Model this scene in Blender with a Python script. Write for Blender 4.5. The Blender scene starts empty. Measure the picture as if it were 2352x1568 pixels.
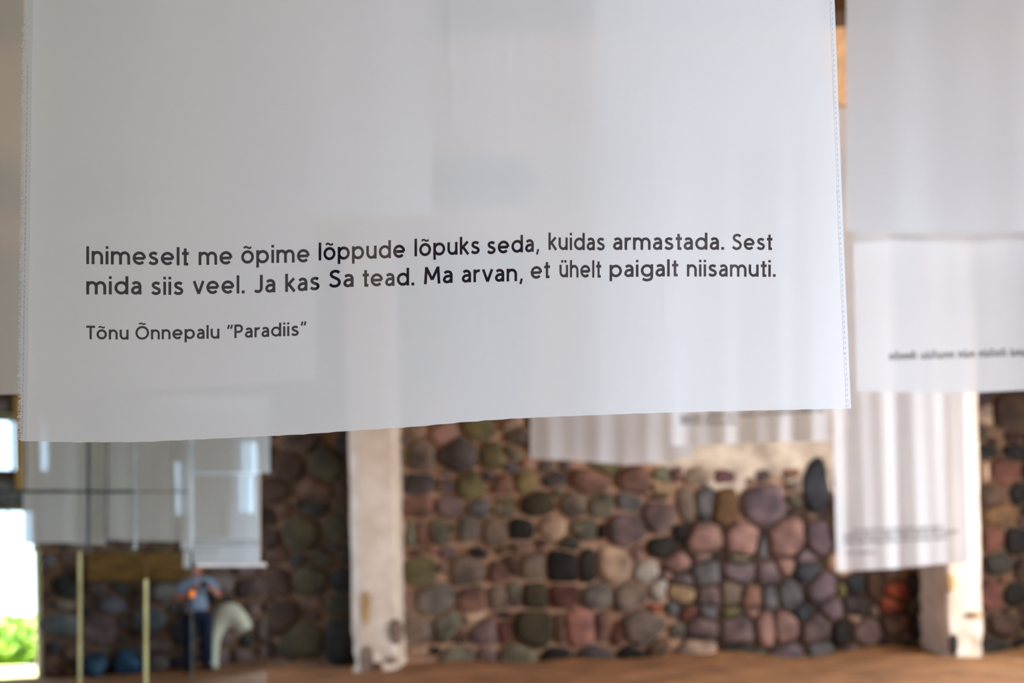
import bpy, bmesh, math, random
from mathutils import Vector, Matrix, geometry
S = bpy.context.scene
COL = S.collection
rnd = random.Random(7)

# ------------------------------------------------------------------ camera, sky, lights, exposure
W_, H_ = 2352.0, 1568.0
F = 2287.0                       # 35 mm lens on 36 mm sensor, in photo pixels
HZ = 1331.0                      # horizon at the picture's middle column
ROLL = 0.02
CAM = Vector((0, 0, 1.35))
R_ = Vector((math.cos(ROLL), 0, -math.sin(ROLL)))
U_ = Vector((math.sin(ROLL), 0, math.cos(ROLL)))
FW = Vector((0, 1, 0))
D0 = 1.8                         # distance of the front cloth (in focus)

cam_d = bpy.data.cameras.new('camera_view')
cam = bpy.data.objects.new('camera_view', cam_d)
COL.objects.link(cam)
cam.matrix_world = Matrix(((R_.x, U_.x, 0, CAM.x), (R_.y, U_.y, -1, CAM.y), (R_.z, U_.z, 0, CAM.z), (0, 0, 0, 1)))
cam_d.sensor_width = 36
cam_d.lens = 36 * F / W_
cam_d.shift_y = (HZ - H_ / 2) / W_
cam_d.clip_start = 0.02
cam_d.dof.use_dof = True
cam_d.dof.focus_distance = D0
cam_d.dof.aperture_fstop = 2.0
S.camera = cam

w = bpy.data.worlds.new('sky'); S.world = w
w.use_nodes = True
wn = w.node_tree.nodes; wl = w.node_tree.links
bg = wn['Background']
bg.inputs[0].default_value = (0.58, 0.79, 1.0, 1); bg.inputs[1].default_value = 2.8

def area(name, loc, aim, sx, sy, power, color, portal=False):
    l = bpy.data.lights.new(name, 'AREA'); l.shape = 'RECTANGLE'; l.size = sx; l.size_y = sy
    l.energy = power; l.color = color
    if portal: l.cycles.is_portal = True
    o = bpy.data.objects.new(name, l); COL.objects.link(o)
    o.location = loc
    o.rotation_euler = (Vector(aim) - Vector(loc)).to_track_quat('-Z', 'Y').to_euler()
    return o
XR, XL = 9.6, -8.5               # inner faces of the side walls
ROOF = 6.9
# daylight: key light added outside an invented door opening on the right, side windows right (warm) and left (cool, weak)
area('key_light_added', (5.95, -3.5, 2.6), (4.2, 5.0, 1.0), 2.5, 2.6, 5300, (0.80, 0.905, 1.0))
area('daylight_right_a', (XR - .03, 3.2, 2.3), (0, 3.2, 1.9), 2.6, 3.0, 150, (0.90, 0.95, 1.0))
area('daylight_right_b', (XR - .03, 8.2, 2.3), (0, 8.2, 1.9), 2.6, 3.0, 430, (0.94, 0.96, 0.98))
area('daylight_right_c', (XR - .03, 13.0, 2.3), (0, 13.0, 1.9), 2.6, 3.0, 200, (0.97, 0.97, 0.97))
area('daylight_left_a', (XL + .03, 3.2, 2.3), (0, 3.2, 1.9), 2.4, 3.0, 12, (0.78, 0.89, 1.0))
area('daylight_left_b', (XL + .03, 13.6, 2.3), (0, 13.9, 1.9), 2.4, 3.0, 130, (0.62, 0.80, 1.0))
sun_d = bpy.data.lights.new('sun', 'SUN'); sun_d.energy = 26; sun_d.angle = 0.01; sun_d.color = (1, .95, .85)
sun = bpy.data.objects.new('sun', sun_d); COL.objects.link(sun)
sun.rotation_euler = Vector((0.55, 0.12, -1.0)).to_track_quat('-Z', 'Y').to_euler()

S.view_settings.view_transform = 'Standard'
S.view_settings.look = 'None'
S.view_settings.exposure = 0.93
S.view_settings.gamma = 1.0
S.view_settings.use_curve_mapping = False
cy = S.cycles
cy.max_bounces = 8; cy.diffuse_bounces = 4; cy.glossy_bounces = 4; cy.transmission_bounces = 4
cy.transparent_max_bounces = 24
cy.use_denoising = True
cy.sample_clamp_indirect = 6.0
cy.caustics_reflective = False; cy.caustics_refractive = False

# ------------------------------------------------------------------ helpers
def at(px, py, depth):
    return CAM + (R_ * ((px - W_ / 2) / F) + U_ * ((HZ - py) / F) + FW) * depth
def ray(px, py):
    return (R_ * ((px - W_ / 2) / F) + U_ * ((HZ - py) / F) + FW).normalized()
def lin(c):
    return tuple(((v / 255) / 12.92 if v / 255 <= .04045 else ((v / 255 + .055) / 1.055) ** 2.4) for v in c)
def tag(o, label=None, cat=None, group=None, kind=None):
    if label: o['label'] = label
    if cat: o['category'] = cat
    if group: o['group'] = group
    if kind: o['kind'] = kind
    return o
def empty(name, loc):
    o = bpy.data.objects.new(name, None); COL.objects.link(o); o.location = loc
    o.empty_display_size = .1
    return o
def link_mesh(name, me, parent=None):
    o = bpy.data.objects.new(name, me); COL.objects.link(o)
    if parent is not None:
        o.parent = parent; o.matrix_parent_inverse = Matrix.Translation(-parent.location)
    return o
def obj(name, bm, mats, parent=None, smooth=False):
    me = bpy.data.meshes.new(name)
    bm.to_mesh(me); bm.free()
    for m in (mats if isinstance(mats, (list, tuple)) else [mats]): me.materials.append(m)
    if smooth:
        for p in me.polygons: p.use_smooth = True
    return link_mesh(name, me, parent)
def add_box(bm, lo, hi, bev=0.0):
    lo = Vector(lo); hi = Vector(hi)
    r = bmesh.ops.create_cube(bm, size=1)
    for v in r['verts']:
        v.co = Vector(((lo.x + hi.x) / 2 + v.co.x * (hi.x - lo.x), (lo.y + hi.y) / 2 + v.co.y * (hi.y - lo.y), (lo.z + hi.z) / 2 + v.co.z * (hi.z - lo.z)))
    if bev:
        es = list({e for v in r['verts'] for e in v.link_edges})
        bmesh.ops.bevel(bm, geom=es, offset=bev, segments=2, profile=.6, affect='EDGES')
    return r
def add_prism(bm, pts, dirv):
    """closed solid: polygon pts (Vectors) extruded by dirv"""
    a = [bm.verts.new(p) for p in pts]; b = [bm.verts.new(p + dirv) for p in pts]
    bm.faces.new(a); bm.faces.new(b[::-1])
    n = len(a)
    for i in range(n): bm.faces.new((a[i], b[i], b[(i + 1) % n], a[(i + 1) % n]))
    bmesh.ops.recalc_face_normals(bm, faces=bm.faces)
def add_tube(bm, pts, rad, seg=8, cap=True):
    rings = []
    n = len(pts)
    for i, p in enumerate(pts):
        d = (pts[min(i + 1, n - 1)] - pts[max(i - 1, 0)]).normalized()
        a = d.orthogonal().normalized() if abs(d.z) > .98 else d.cross(Vector((0, 0, 1))).normalized()
        b = d.cross(a)
        r = rad[i] if isinstance(rad, (list, tuple)) else rad
        rings.append([bm.verts.new(p + (a * math.cos(2 * math.pi * k / seg) + b * math.sin(2 * math.pi * k / seg)) * r) for k in range(seg)])
    for i in range(n - 1):
        for k in range(seg):
            bm.faces.new((rings[i][k], rings[i][(k + 1) % seg], rings[i + 1][(k + 1) % seg], rings[i + 1][k]))
    if cap:
        bm.faces.new(rings[0][::-1]); bm.faces.new(rings[-1])

def new_mat(name):
    m = bpy.data.materials.new(name); m.use_nodes = True
    nt = m.node_tree; nt.nodes.clear()
    out = nt.nodes.new('ShaderNodeOutputMaterial')
    return m, nt, out
def mat(name, c1, c2=None, rough=.8, scale=6.0, bump=.0, metal=0.0, attr=None, stretch=(1, 1, 1), spec=.3):
    m, nt, out = new_mat(name)
    p = nt.nodes.new('ShaderNodeBsdfPrincipled'); nt.links.new(p.outputs[0], out.inputs[0])
    p.inputs['Roughness'].default_value = rough; p.inputs['Metallic'].default_value = metal
    p.inputs['Specular IOR Level'].default_value = spec
    tc = nt.nodes.new('ShaderNodeTexCoord'); mp = nt.nodes.new('ShaderNodeMapping'); mp.inputs['Scale'].default_value = stretch
    geo = nt.nodes.new('ShaderNodeNewGeometry')
    nt.links.new(geo.outputs['Position'], mp.inputs[0])
    nz = nt.nodes.new('ShaderNodeTexNoise'); nz.inputs['Scale'].default_value = scale; nz.inputs['Detail'].default_value = 5
    nt.links.new(mp.outputs[0], nz.inputs['Vector'])
    rp = nt.nodes.new('ShaderNodeValToRGB')
    rp.color_ramp.elements[0].position = .35; rp.color_ramp.elements[1].position = .65
    rp.color_ramp.elements[0].color = (*c1, 1); rp.color_ramp.elements[1].color = (*(c2 or c1), 1)
    nt.links.new(nz.outputs[0], rp.inputs[0])
    if attr:
        at_ = nt.nodes.new('ShaderNodeVertexColor'); at_.layer_name = attr
        mx = nt.nodes.new('ShaderNodeMix'); mx.data_type = 'RGBA'; mx.blend_type = 'MULTIPLY'; mx.inputs[0].default_value = 1
        nt.links.new(at_.outputs[0], mx.inputs[6]); nt.links.new(rp.outputs[0], mx.inputs[7])
        nt.links.new(mx.outputs[2], p.inputs['Base Color'])
    else:
        nt.links.new(rp.outputs[0], p.inputs['Base Color'])
    if bump:
        b = nt.nodes.new('ShaderNodeBump'); b.inputs['Strength'].default_value = bump; b.inputs['Distance'].default_value = .02
        nt.links.new(nz.outputs[0], b.inputs['Height']); nt.links.new(b.outputs[0], p.inputs['Normal'])
    return m
def cloth_mat(name, col, clear, trans=.5, weave=True):
    """thin woven cloth: reflects, lets light through and is a little see-through between its threads"""
    m, nt, out = new_mat(name)
    N = nt.nodes.new; L = nt.links.new
    d = N('ShaderNodeBsdfDiffuse'); t = N('ShaderNodeBsdfTranslucent'); tr = N('ShaderNodeBsdfTransparent')
    d.inputs[0].default_value = (*col, 1); t.inputs[0].default_value = (*col, 1)
    a = N('ShaderNodeMixShader'); a.inputs[0].default_value = trans
    L(d.outputs[0], a.inputs[1]); L(t.outputs[0], a.inputs[2])
    b = N('ShaderNodeMixShader'); b.inputs[0].default_value = clear
    L(a.outputs[0], b.inputs[1]); L(tr.outputs[0], b.inputs[2]); L(b.outputs[0], out.inputs[0])
    if weave:
        geo = N('ShaderNodeNewGeometry'); nz = N('ShaderNodeTexNoise'); nz.inputs['Scale'].default_value = 420; nz.inputs['Detail'].default_value = 2
        L(geo.outputs['Position'], nz.inputs['Vector'])
        bp = N('ShaderNodeBump'); bp.inputs['Strength'].default_value = .12; bp.inputs['Distance'].default_value = .001
        L(nz.outputs[0], bp.inputs['Height']); L(bp.outputs[0], d.inputs['Normal']); L(bp.outputs[0], t.inputs['Normal'])
    return m

M = {}
M['cloth'] = cloth_mat('white_cloth', (.835, .87, .92), .14, .40)
M['cloth_shaded'] = cloth_mat('shaded_white_cloth', (.74, .76, .78), .13, .42)  # white cloth with its shade put into a greyer colour
M['ink'] = cloth_mat('dark_print', (.011, .013, .026), .12, weave=False)
M['hem'] = cloth_mat('cloth_hem', (.84, .86, .89), .25)
M['thread'] = cloth_mat('loose_thread', (.80, .83, .86), .15, weave=False)
M['stitch'] = mat('stitch_thread', lin((150, 155, 175)), rough=.9)
M['ink_far'] = cloth_mat('grey_print', (.03, .03, .035), .15, weave=False)
M['mortar'] = mat('lime_mortar', lin((192, 154, 128)), lin((142, 110, 88)), rough=.95, scale=5, bump=.6)
M['mortar_dark'] = mat('dark_mortar', lin((118, 92, 72)), lin((82, 62, 48)), rough=.95, scale=5, bump=.6)  # darker mortar for the left, right and front walls
M['stone'] = mat('field_stone', (1.45, 1.40, 1.36), (.52, .52, .55), rough=.85, scale=3.2, bump=.9, attr='Col')
M['bare'] = mat('bare_wall_core', lin((84, 66, 54)), lin((52, 42, 36)), rough=1, scale=5, bump=.6)
M['plaster'] = mat('old_plaster', lin((226, 212, 196)), lin((205, 186, 166)), rough=.95, scale=2.5, bump=.4)
M['plaster_patch'] = mat('flaking_plaster', lin((222, 208, 188)), lin((166, 150, 134)), rough=.95, scale=3.2, bump=.6)
M['earth'] = mat('trodden_earth', lin((162, 116, 76)), lin((122, 86, 54)), rough=1, scale=1.6, bump=.6)
M['planks'] = mat('pine_planks', lin((226, 180, 132)), lin((190, 144, 102)), rough=.8, scale=3, bump=.2, stretch=(8, .6, 1))
M['beam'] = mat('dark_beam', lin((92, 62, 30)), lin((58, 38, 18)), rough=.85, scale=6, bump=.4, stretch=(.5, 4, 4))
M['oak'] = mat('golden_oak', lin((118, 88, 38)), lin((80, 58, 24)), rough=.8, scale=5, bump=.4, stretch=(.5, 4, 4))
M['ochre'] = mat('ochre_boards', lin((180, 146, 80)), lin((158, 126, 66)), rough=.8, scale=4, stretch=(6, 1, .5))
M['frame'] = mat('grey_window_frame', lin((150, 150, 145)), lin((120, 120, 115)), rough=.7)
M['metal'] = mat('dull_steel', lin((170, 178, 182)), lin((140, 146, 150)), rough=.3, metal=.9)
M['dark_metal'] = mat('dark_steel', lin((60, 64, 62)), lin((44, 48, 46)), rough=.5, metal=.3)
M['brass'] = mat('pale_brass', lin((190, 182, 130)), lin((160, 150, 100)), rough=.4, metal=.6)
M['seam_glint'] = mat('painted_glint', lin((255, 140, 40)), rough=.2)
M['pale_wood'] = mat('pale_wood', lin((200, 200, 200)), lin((180, 180, 182)), rough=.7)
M['mirror_back'] = mat('mirror_backing', lin((60, 64, 62)), rough=.7)
M['batten'] = mat('pine_batten', lin((190, 150, 105)), lin((160, 120, 80)), rough=.7)
M['cord'] = mat('grey_cord', lin((130, 130, 130)), rough=.8)
M['grass'] = mat('lawn_green', lin((176, 188, 110)), lin((140, 158, 80)), rough=.9, scale=2)
M['grey_ground'] = mat('neutral_grey_ground', lin((140, 136, 130)), lin((112, 108, 102)), rough=1, scale=30)
M['leaf'] = mat('hedge_leaf', lin((168, 190, 90)), lin((110, 145, 60)), rough=.7, scale=3)
M['cream'] = mat('cream_shell', lin((212, 216, 196)), lin((196, 200, 180)), rough=.5)
M['bluestone'] = mat('dark_blue_stone', lin((40, 78, 104)), lin((26, 54, 76)), rough=.6, bump=.4)
M['skin'] = mat('skin', lin((205, 140, 118)), lin((190, 122, 102)), rough=.6)
M['hair'] = mat('brown_hair', lin((70, 48, 36)), lin((50, 34, 26)), rough=.6, stretch=(1, 1, .2), scale=60)
M['shirt'] = mat('pale_blue_shirt', lin((138, 158, 182)), lin((110, 130, 156)), rough=.9, scale=30)
M['navy'] = mat('navy_denim', lin((26, 34, 62)), lin((18, 24, 46)), rough=.9, scale=30)
M['black'] = mat('black_plastic', lin((22, 22, 24)), rough=.4)
M['lens'] = mat('lens_glass', lin((10, 12, 22)), rough=.05, spec=.8)
M['shoe'] = mat('dark_shoe', lin((30, 28, 30)), rough=.6)
M['eye'] = mat('eye_white', lin((225, 220, 215)), rough=.3)
M['lip'] = mat('lips', lin((180, 95, 90)), rough=.5)
m, nt, out = new_mat('mirror_glass')
g = nt.nodes.new('ShaderNodeBsdfGlossy'); g.inputs['Color'].default_value = (.74, .84, .87, 1); g.inputs['Roughness'].default_value = 0.0
nt.links.new(g.outputs[0], out.inputs[0]); M['mirror'] = m

# ------------------------------------------------------------------ mirror plane geometry
dm = ray(478, 1340); dm.z = 0; dm.normalize()
MN = -dm
MP = CAM + dm * 8.1
def on_mirror(px, py):
    d = ray(px, py)
    return CAM + d * ((MP - CAM).dot(MN) / d.dot(MN))
def reflect_to_wall(px, py, ywall):
    p = on_mirror(px, py); d = ray(px, py)
    r = d - 2 * d.dot(MN) * MN
    return p + r * ((ywall - p.y) / r.y)
def reflect_at(px, py, dist):
    """real point seen in the mirror at that pixel after a light path of that length"""
    v = CAM + ray(px, py) * dist
    return v - 2 * (v - MP).dot(MN) * MN

# ------------------------------------------------------------------ stones
WY = 16.5                        # inner face of the back wall
PXM = WY / F                     # metres per photo pixel there
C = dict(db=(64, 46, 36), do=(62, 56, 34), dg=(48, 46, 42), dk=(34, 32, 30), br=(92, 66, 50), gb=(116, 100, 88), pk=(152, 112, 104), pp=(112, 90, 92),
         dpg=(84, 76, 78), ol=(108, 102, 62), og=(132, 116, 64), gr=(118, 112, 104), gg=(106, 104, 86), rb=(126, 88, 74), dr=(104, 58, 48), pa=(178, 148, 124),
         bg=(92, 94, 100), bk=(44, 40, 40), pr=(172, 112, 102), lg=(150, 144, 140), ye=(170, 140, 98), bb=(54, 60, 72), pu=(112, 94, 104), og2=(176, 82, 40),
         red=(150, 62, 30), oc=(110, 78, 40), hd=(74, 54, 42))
c2 = """340 240 260 90 db;245 370 170 120 db;460 350 190 170 do;560 260 90 120 dg;175 510 170 120 db;400 490 240 90 br;540 490 80 80 db;395 605 150 70 dg;540 600 90 60 do;205 610 110 70 br
325 735 170 150 do;520 720 130 130 do;140 770 100 90 db;180 860 150 60 br;300 885 100 60 dg;450 870 150 80 do;560 850 60 100 dk;190 1020 110 130 db;375 995 160 130 do;545 1010 100 140 dk;220 1200 190 160 db
375 1130 110 70 br;530 1130 130 140 do;330 1320 220 170 do;530 1320 150 220 dk;220 1480 110 70 db;140 1380 60 80 db;420 1480 160 70 br;130 310 60 110 db;150 640 50 90 db
960 165 110 60 pa;1120 180 160 110 pk;1300 160 190 110 ol;1490 130 130 60 pa;980 310 150 150 gb;1190 300 200 180 dpg;1400 310 140 120 ol;1500 310 80 110 gr
970 460 150 110 dpg;1120 470 80 80 pp;1265 470 130 130 ol;1365 425 70 50 dpg;1440 470 100 110 rb;975 590 140 100 rb;1140 590 130 100 pp;1310 600 110 90 bg;1445 595 130 90 gg
930 740 60 150 gg;1090 730 110 110 gg;995 740 60 110 rb;1245 710 120 110 gr;1405 730 130 130 gb;1130 845 90 50 pp;1300 845 200 45 bk;960 840 110 40 br
985 950 180 130 ol;1235 945 180 130 gb;1440 950 130 110 rb;1060 1110 190 150 gr;1270 1110 140 130 rb;1440 1090 130 110 gb;915 1100 50 120 pk;1130 1250 150 150 gg;950 1290 200 140 gb
1340 1290 150 120 pp;1450 1190 90 40 bk;980 1460 150 110 ol;1190 1440 210 130 gg;1340 1440 110 140 pp;1070 1385 90 30 bk;1200 1320 60 60 br;1280 1200 100 60 pa"""
c3 = """60 330 110 70 gg;55 400 80 60 bg;140 480 100 110 og;290 470 120 80 dpg;490 490 210 120 rb;720 490 160 130 rb;860 520 100 60 ye;20 600 90 80 ol
195 600 150 110 do;400 610 120 110 gb;540 610 130 110 gg;690 595 120 100 bg;850 570 130 40 dg;845 670 150 190 pp;1000 610 80 190 gb;1100 600 90 160 bg;1210 620 130 160 oc;1420 600 230 210 pu
100 750 120 110 bk;285 740 130 90 pa;450 740 150 90 gg;540 750 50 60 dk;675 750 200 190 pp;980 750 110 80 bk;870 830 150 110 dg;1080 790 210 150 pk;1300 790 170 150 pk;1410 820 50 140 bg
350 940 200 170 dk;180 940 120 130 gb;50 940 80 120 br;460 940 110 150 dg;610 930 150 180 pa;740 860 60 100 pk;785 970 110 120 lg;940 910 150 80 pk;1105 980 130 120 bg;1280 970 160 110 pu;1280 900 200 40 gg;1440 980 120 100 pu
60 1090 100 120 gg;185 1100 130 140 do;345 1095 150 120 dr;520 1110 150 130 gr;690 1105 150 130 gb;850 1060 80 110 lg;970 1085 130 90 ye;1120 1100 110 100 pp;1240 1090 100 130 gb;1350 1110 100 110 rb;1450 1110 80 120 bg;825 1165 70 40 og2;930 1165 80 60 bg;1010 1190 100 60 dr;1110 1180 80 70 bg
175 1270 180 190 do;430 1260 150 180 pr;550 1260 80 180 rb;320 1270 60 150 br;760 1270 300 190 gb;635 1300 70 140 dr;1080 1275 170 100 pp;1270 1290 160 140 pp;1460 1270 160 180 pk
20 1290 80 120 dr;90 1430 180 130 gg;300 1425 160 90 dk;500 1410 170 90 dpg;700 1390 150 60 dk;840 1375 110 80 br;1070 1395 190 110 pa;1270 1395 190 80 dg"""
c4 = """375 590 150 260 bb;230 850 180 170 pk;390 840 130 150 pu;230 980 90 80 pk;320 935 120 60 pu;410 1090 130 120 pu;330 1015 150 80 bb;580 1080 100 90 bb;580 1180 130 90 dpg;785 1110 110 100 red;750 1180 110 80 red;660 1080 80 110 br;890 1080 100 120 dk;890 1180 110 90 do
240 1130 100 130 bg;460 1200 110 100 pu;180 1290 190 150 pk;380 1290 140 130 pp;315 1220 60 100 bb;510 1310 100 120 dk;625 1310 140 120 pp;570 1245 160 40 pa;770 1270 130 80 br;900 1285 90 100 dk;840 1390 200 80 do;400 1400 120 70 bg;560 1410 150 70 pp;220 1410 180 60 pu;720 1400 70 80 dk
1240 410 90 60 dk;1380 410 100 70 dk;1370 210 180 190 hd;1225 220 70 80 pa;1320 510 130 100 dr;1225 510 40 100 pa;1260 620 110 90 br;1290 730 160 90 oc;1400 620 80 90 dk;1260 850 110 100 dr;1380 860 110 120 dk;1290 970 150 100 dg;1410 990 70 90 hd;1250 1120 90 130 dr;1390 1130 110 100 dk;1320 1270 160 110 hd;1420 1400 110 90 dk;1280 1400 120 100 dg"""
def parse(t, ox, oy, s):
    r = []
    for it in t.replace('\n', ';').split(';'):
        a, b, c_, d, k = it.split()
        r.append((ox + float(a) / s, oy + float(b) / s, float(c_) / s, float(d) / s, C[k]))
    return r
STN = parse(c2, 560, 920, 2.42) + parse(c3, 1150, 900, 2.347) + parse(c4, 1700, 850, 2.184)

def sup(w, h, p, a):
    ca, sa = abs(math.cos(a)), abs(math.sin(a))
    return 1 / ((ca / (w / 2)) ** p + (sa / (h / 2)) ** p) ** (1 / p)
def outlines(stones, gap, grow, rr, n=28):
    """each stone swells until it meets its neighbours' shares, leaving a mortar gap; returns radius tables"""
    cell = {}
    for i, s_ in enumerate(stones): cell.setdefault((int(s_[0] // 120), int(s_[1] // 120)), []).append(i)
    res = []
    for i, (x, y, w_, h_, c_) in enumerate(stones):
        nb = [j for dx in (-2, -1, 0, 1, 2) for dy in (-2, -1, 0, 1, 2) for j in cell.get((int(x // 120) + dx, int(y // 120) + dy), ()) if j != i]
        p = rr.uniform(2.2, 3.4); ph = [rr.uniform(0, 6.28) for _ in range(3)]
        cut = []
        for j in nb:
            X, Y, W2, H2, _ = stones[j]
            dx, dy = X - x, Y - y; d = math.hypot(dx, dy)
            if d < 1 or d > 260: continue
            a = math.atan2(dy, dx)
            ri, rj = sup(w_, h_, 2.6, a), sup(W2, H2, 2.6, a + math.pi)
            cut.append((a, d * ri / (ri + rj) - gap * .5))
        tab = []
        for k in range(n):
            a = 2 * math.pi * k / n
            r = sup(w_, h_, p, a) * grow * (1 + .06 * math.sin(2 * a + ph[0]) + .06 * math.sin(3 * a + ph[1]) + .03 * math.sin(5 * a + ph[2]))
            for (b, t) in cut:
                cs = math.cos(a - b)
                if cs > .05: r = min(r, max(t / cs, 3))
            tab.append(r)
        tab = [(tab[k - 1] + 2 * tab[k] + tab[(k + 1) % n]) / 4 for k in range(n)]
        res.append(tab)
    return res
def grey(c, k=.72):
    g = c[0] * .3 + c[1] * .59 + c[2] * .11
    return tuple(g + (v - g) * k for v in c)
def add_stone(bm, col, c, ex, ez, nrm, tab, rgb, rr, depth):
    """a rounded field stone set in the wall: c centre on the wall face, ex/ez in-plane axes, nrm towards the room, tab outline radii"""
    n = len(tab); ph = rr.uniform(0, 6.28)
    rings = []
    for (k, z) in ((1.0, -.05), (.985, .35), (.90, .75), (.62, .95)):
        ring = []
        for i in range(n):
            a = 2 * math.pi * i / n
            v = bm.verts.new(c + ex * (math.cos(a) * tab[i] * k) - ez * (math.sin(a) * tab[i] * k) + nrm * (depth * (z + .14 * math.sin(a + ph) * (z > .5))))
            v[col] = (*rgb, 1)
            ring.append(v)
        rings.append(ring)
    top = bm.verts.new(c + nrm * depth * (1 + .1 * rr.uniform(-1, 1))); top[col] = (*rgb, 1)
    for a, b in zip(rings, rings[1:]):
        for i in range(n): f = bm.faces.new((a[i], b[i], b[(i + 1) % n], a[(i + 1) % n])); f.material_index = 1; f.smooth = True
    for i in range(n): f = bm.faces.new((rings[-1][(i + 1) % n], rings[-1][i], top)); f.material_index = 1; f.smooth = True

def fill_stones(placed, region, holes, palette, rr, big=(55, 110), tries=9000):
    """dart throwing of boxes (x, y, w, h) into the region, largest first"""
    out_ = []
    x0, x1, y0, y1 = region
    for i in range(tries):
        t = 1 - i / tries
        wd = big[0] * .35 + (rr.uniform(*big) - big[0] * .35) * t
        ht = wd * rr.uniform(.55, 1.0)
        x = rr.uniform(x0, x1); y = rr.uniform(y0, y1)
        if any(h0 - wd / 2 < x < h1 + wd / 2 and g0 - ht / 2 < y < g1 + ht / 2 for h0, h1, g0, g1 in holes): continue
        ok = True
        for (a, b, c_, d, _) in placed:
            if abs(a - x) < (c_ + wd) * .47 and abs(b - y) < (d + ht) * .47: ok = False; break
        if not ok: continue
        k = rr.choice(palette)
        it = (x, y, wd, ht, tuple(max(10, v + rr.randint(-9, 9)) for v in C[k]))
        placed.append(it); out_.append(it)
    return out_

def wall_slab(bm, x0, x1, z0, z1, y0, y1, holes):
    """wall with rectangular openings (xa, xb, za, zb) built of abutting blocks"""
    xs = sorted({x0, x1, *[h[0] for h in holes], *[h[1] for h in holes]}); xs = [x for x in xs if x0 <= x <= x1]
    for xa, xb in zip(xs, xs[1:]):
        hs = sorted([h for h in holes if h[0] < (xa + xb) / 2 < h[1]], key=lambda h: h[2])
        z = z0
        for h in hs:
            if h[2] > z + .001: add_box(bm, (xa, y0, z), (xb, y1, h[2]))
            z = h[3]
        if z1 > z + .001: add_box(bm, (xa, y0, z), (xb, y1, z1))

# ------------------------------------------------------------------ back wall, three stretches between the pillars
def px_on_back(x):
    return at(x, HZ, WY).x
ez = Vector((0, 0, 1)); ex = Vector((1, 0, 0))
ALB = .78
def back_wall(name, xa, xb, mort, palette, stones, xmin, xmax, holes=()):
    bm = bmesh.new(); col = bm.verts.layers.float_color.new('Col')
    add_box(bm, (px_on_back(xmin), WY, -.3), (px_on_back(xmax), WY + .8, ROOF))
    rr = random.Random(hash(name) % 1000 if False else len(name) * 13 + int(xa))
    mine = [s for s in stones if xmin < s[0] < xmax]
    allp = list(mine)
    mine += fill_stones(allp, (xmin + 20, xmax - 20, 570, 1515), holes, palette, rr, tries=int(9 * (xmax - xmin)))
    mine = [m_ for m_ in mine if at(m_[0], m_[1], WY).z > 0 and m_[0] - m_[2] * .4 > xmin and m_[0] + m_[2] * .4 < xmax]
    for (x, y, w, h, rgb), tab in zip(mine, outlines(mine, 6, 1.42, rr)):
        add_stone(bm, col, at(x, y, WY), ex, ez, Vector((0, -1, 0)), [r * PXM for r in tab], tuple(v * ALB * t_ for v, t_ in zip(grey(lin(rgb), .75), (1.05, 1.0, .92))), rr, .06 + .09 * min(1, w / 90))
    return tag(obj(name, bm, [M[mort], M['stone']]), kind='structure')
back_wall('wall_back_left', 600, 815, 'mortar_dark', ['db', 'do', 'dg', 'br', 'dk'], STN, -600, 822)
back_wall('wall_back', 925, 2180, 'mortar', ['gb', 'pp', 'rb', 'gg', 'gr', 'pk', 'ol', 'dpg', 'pa'], STN, 822, 2210, holes=[(1480, 1925, 560, 1075)])
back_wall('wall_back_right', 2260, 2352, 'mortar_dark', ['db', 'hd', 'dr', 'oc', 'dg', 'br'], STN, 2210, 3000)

# flaking plaster coat left on the upper part of the middle wall, with a broken lower edge
bm = bmesh.new()
edge = [(1480, 560), (1478, 760), (1484, 960), (1478, 1035), (1496, 1066), (1530, 1072), (1560, 1090), (1600, 1100), (1650, 1128), (1690, 1138), (1720, 1110), (1760, 1086), (1800, 1100), (1830, 1128), (1850, 1140), (1880, 1110), (1925, 1138), (1960, 1120), (1990, 1040), (1985, 560)]
add_prism(bm, [at(x + rnd.uniform(-3, 3), y, WY) for x, y in edge], Vector((0, -.06, 0)))
tag(obj('trim_plaster_coat', bm, M['plaster_patch']), kind='structure')

# where the mortar has fallen out the dark core shows between the stones
bm = bmesh.new()
edge = [(1500, 1330), (1540, 1240), (1580, 1190), (1640, 1180), (1720, 1200), (1800, 1170), (1870, 1150), (1960, 1160), (2060, 1200), (2150, 1240), (2160, 1400), (2155, 1496), (1900, 1502), (1620, 1506), (1560, 1470), (1545, 1400)]
add_prism(bm, [at(x + rnd.uniform(-5, 5), y + rnd.uniform(-5, 5), WY) for x, y in edge], Vector((0, -.012, 0)))
tag(obj('trim_bare_core', bm, M['bare']), kind='structure')

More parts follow.
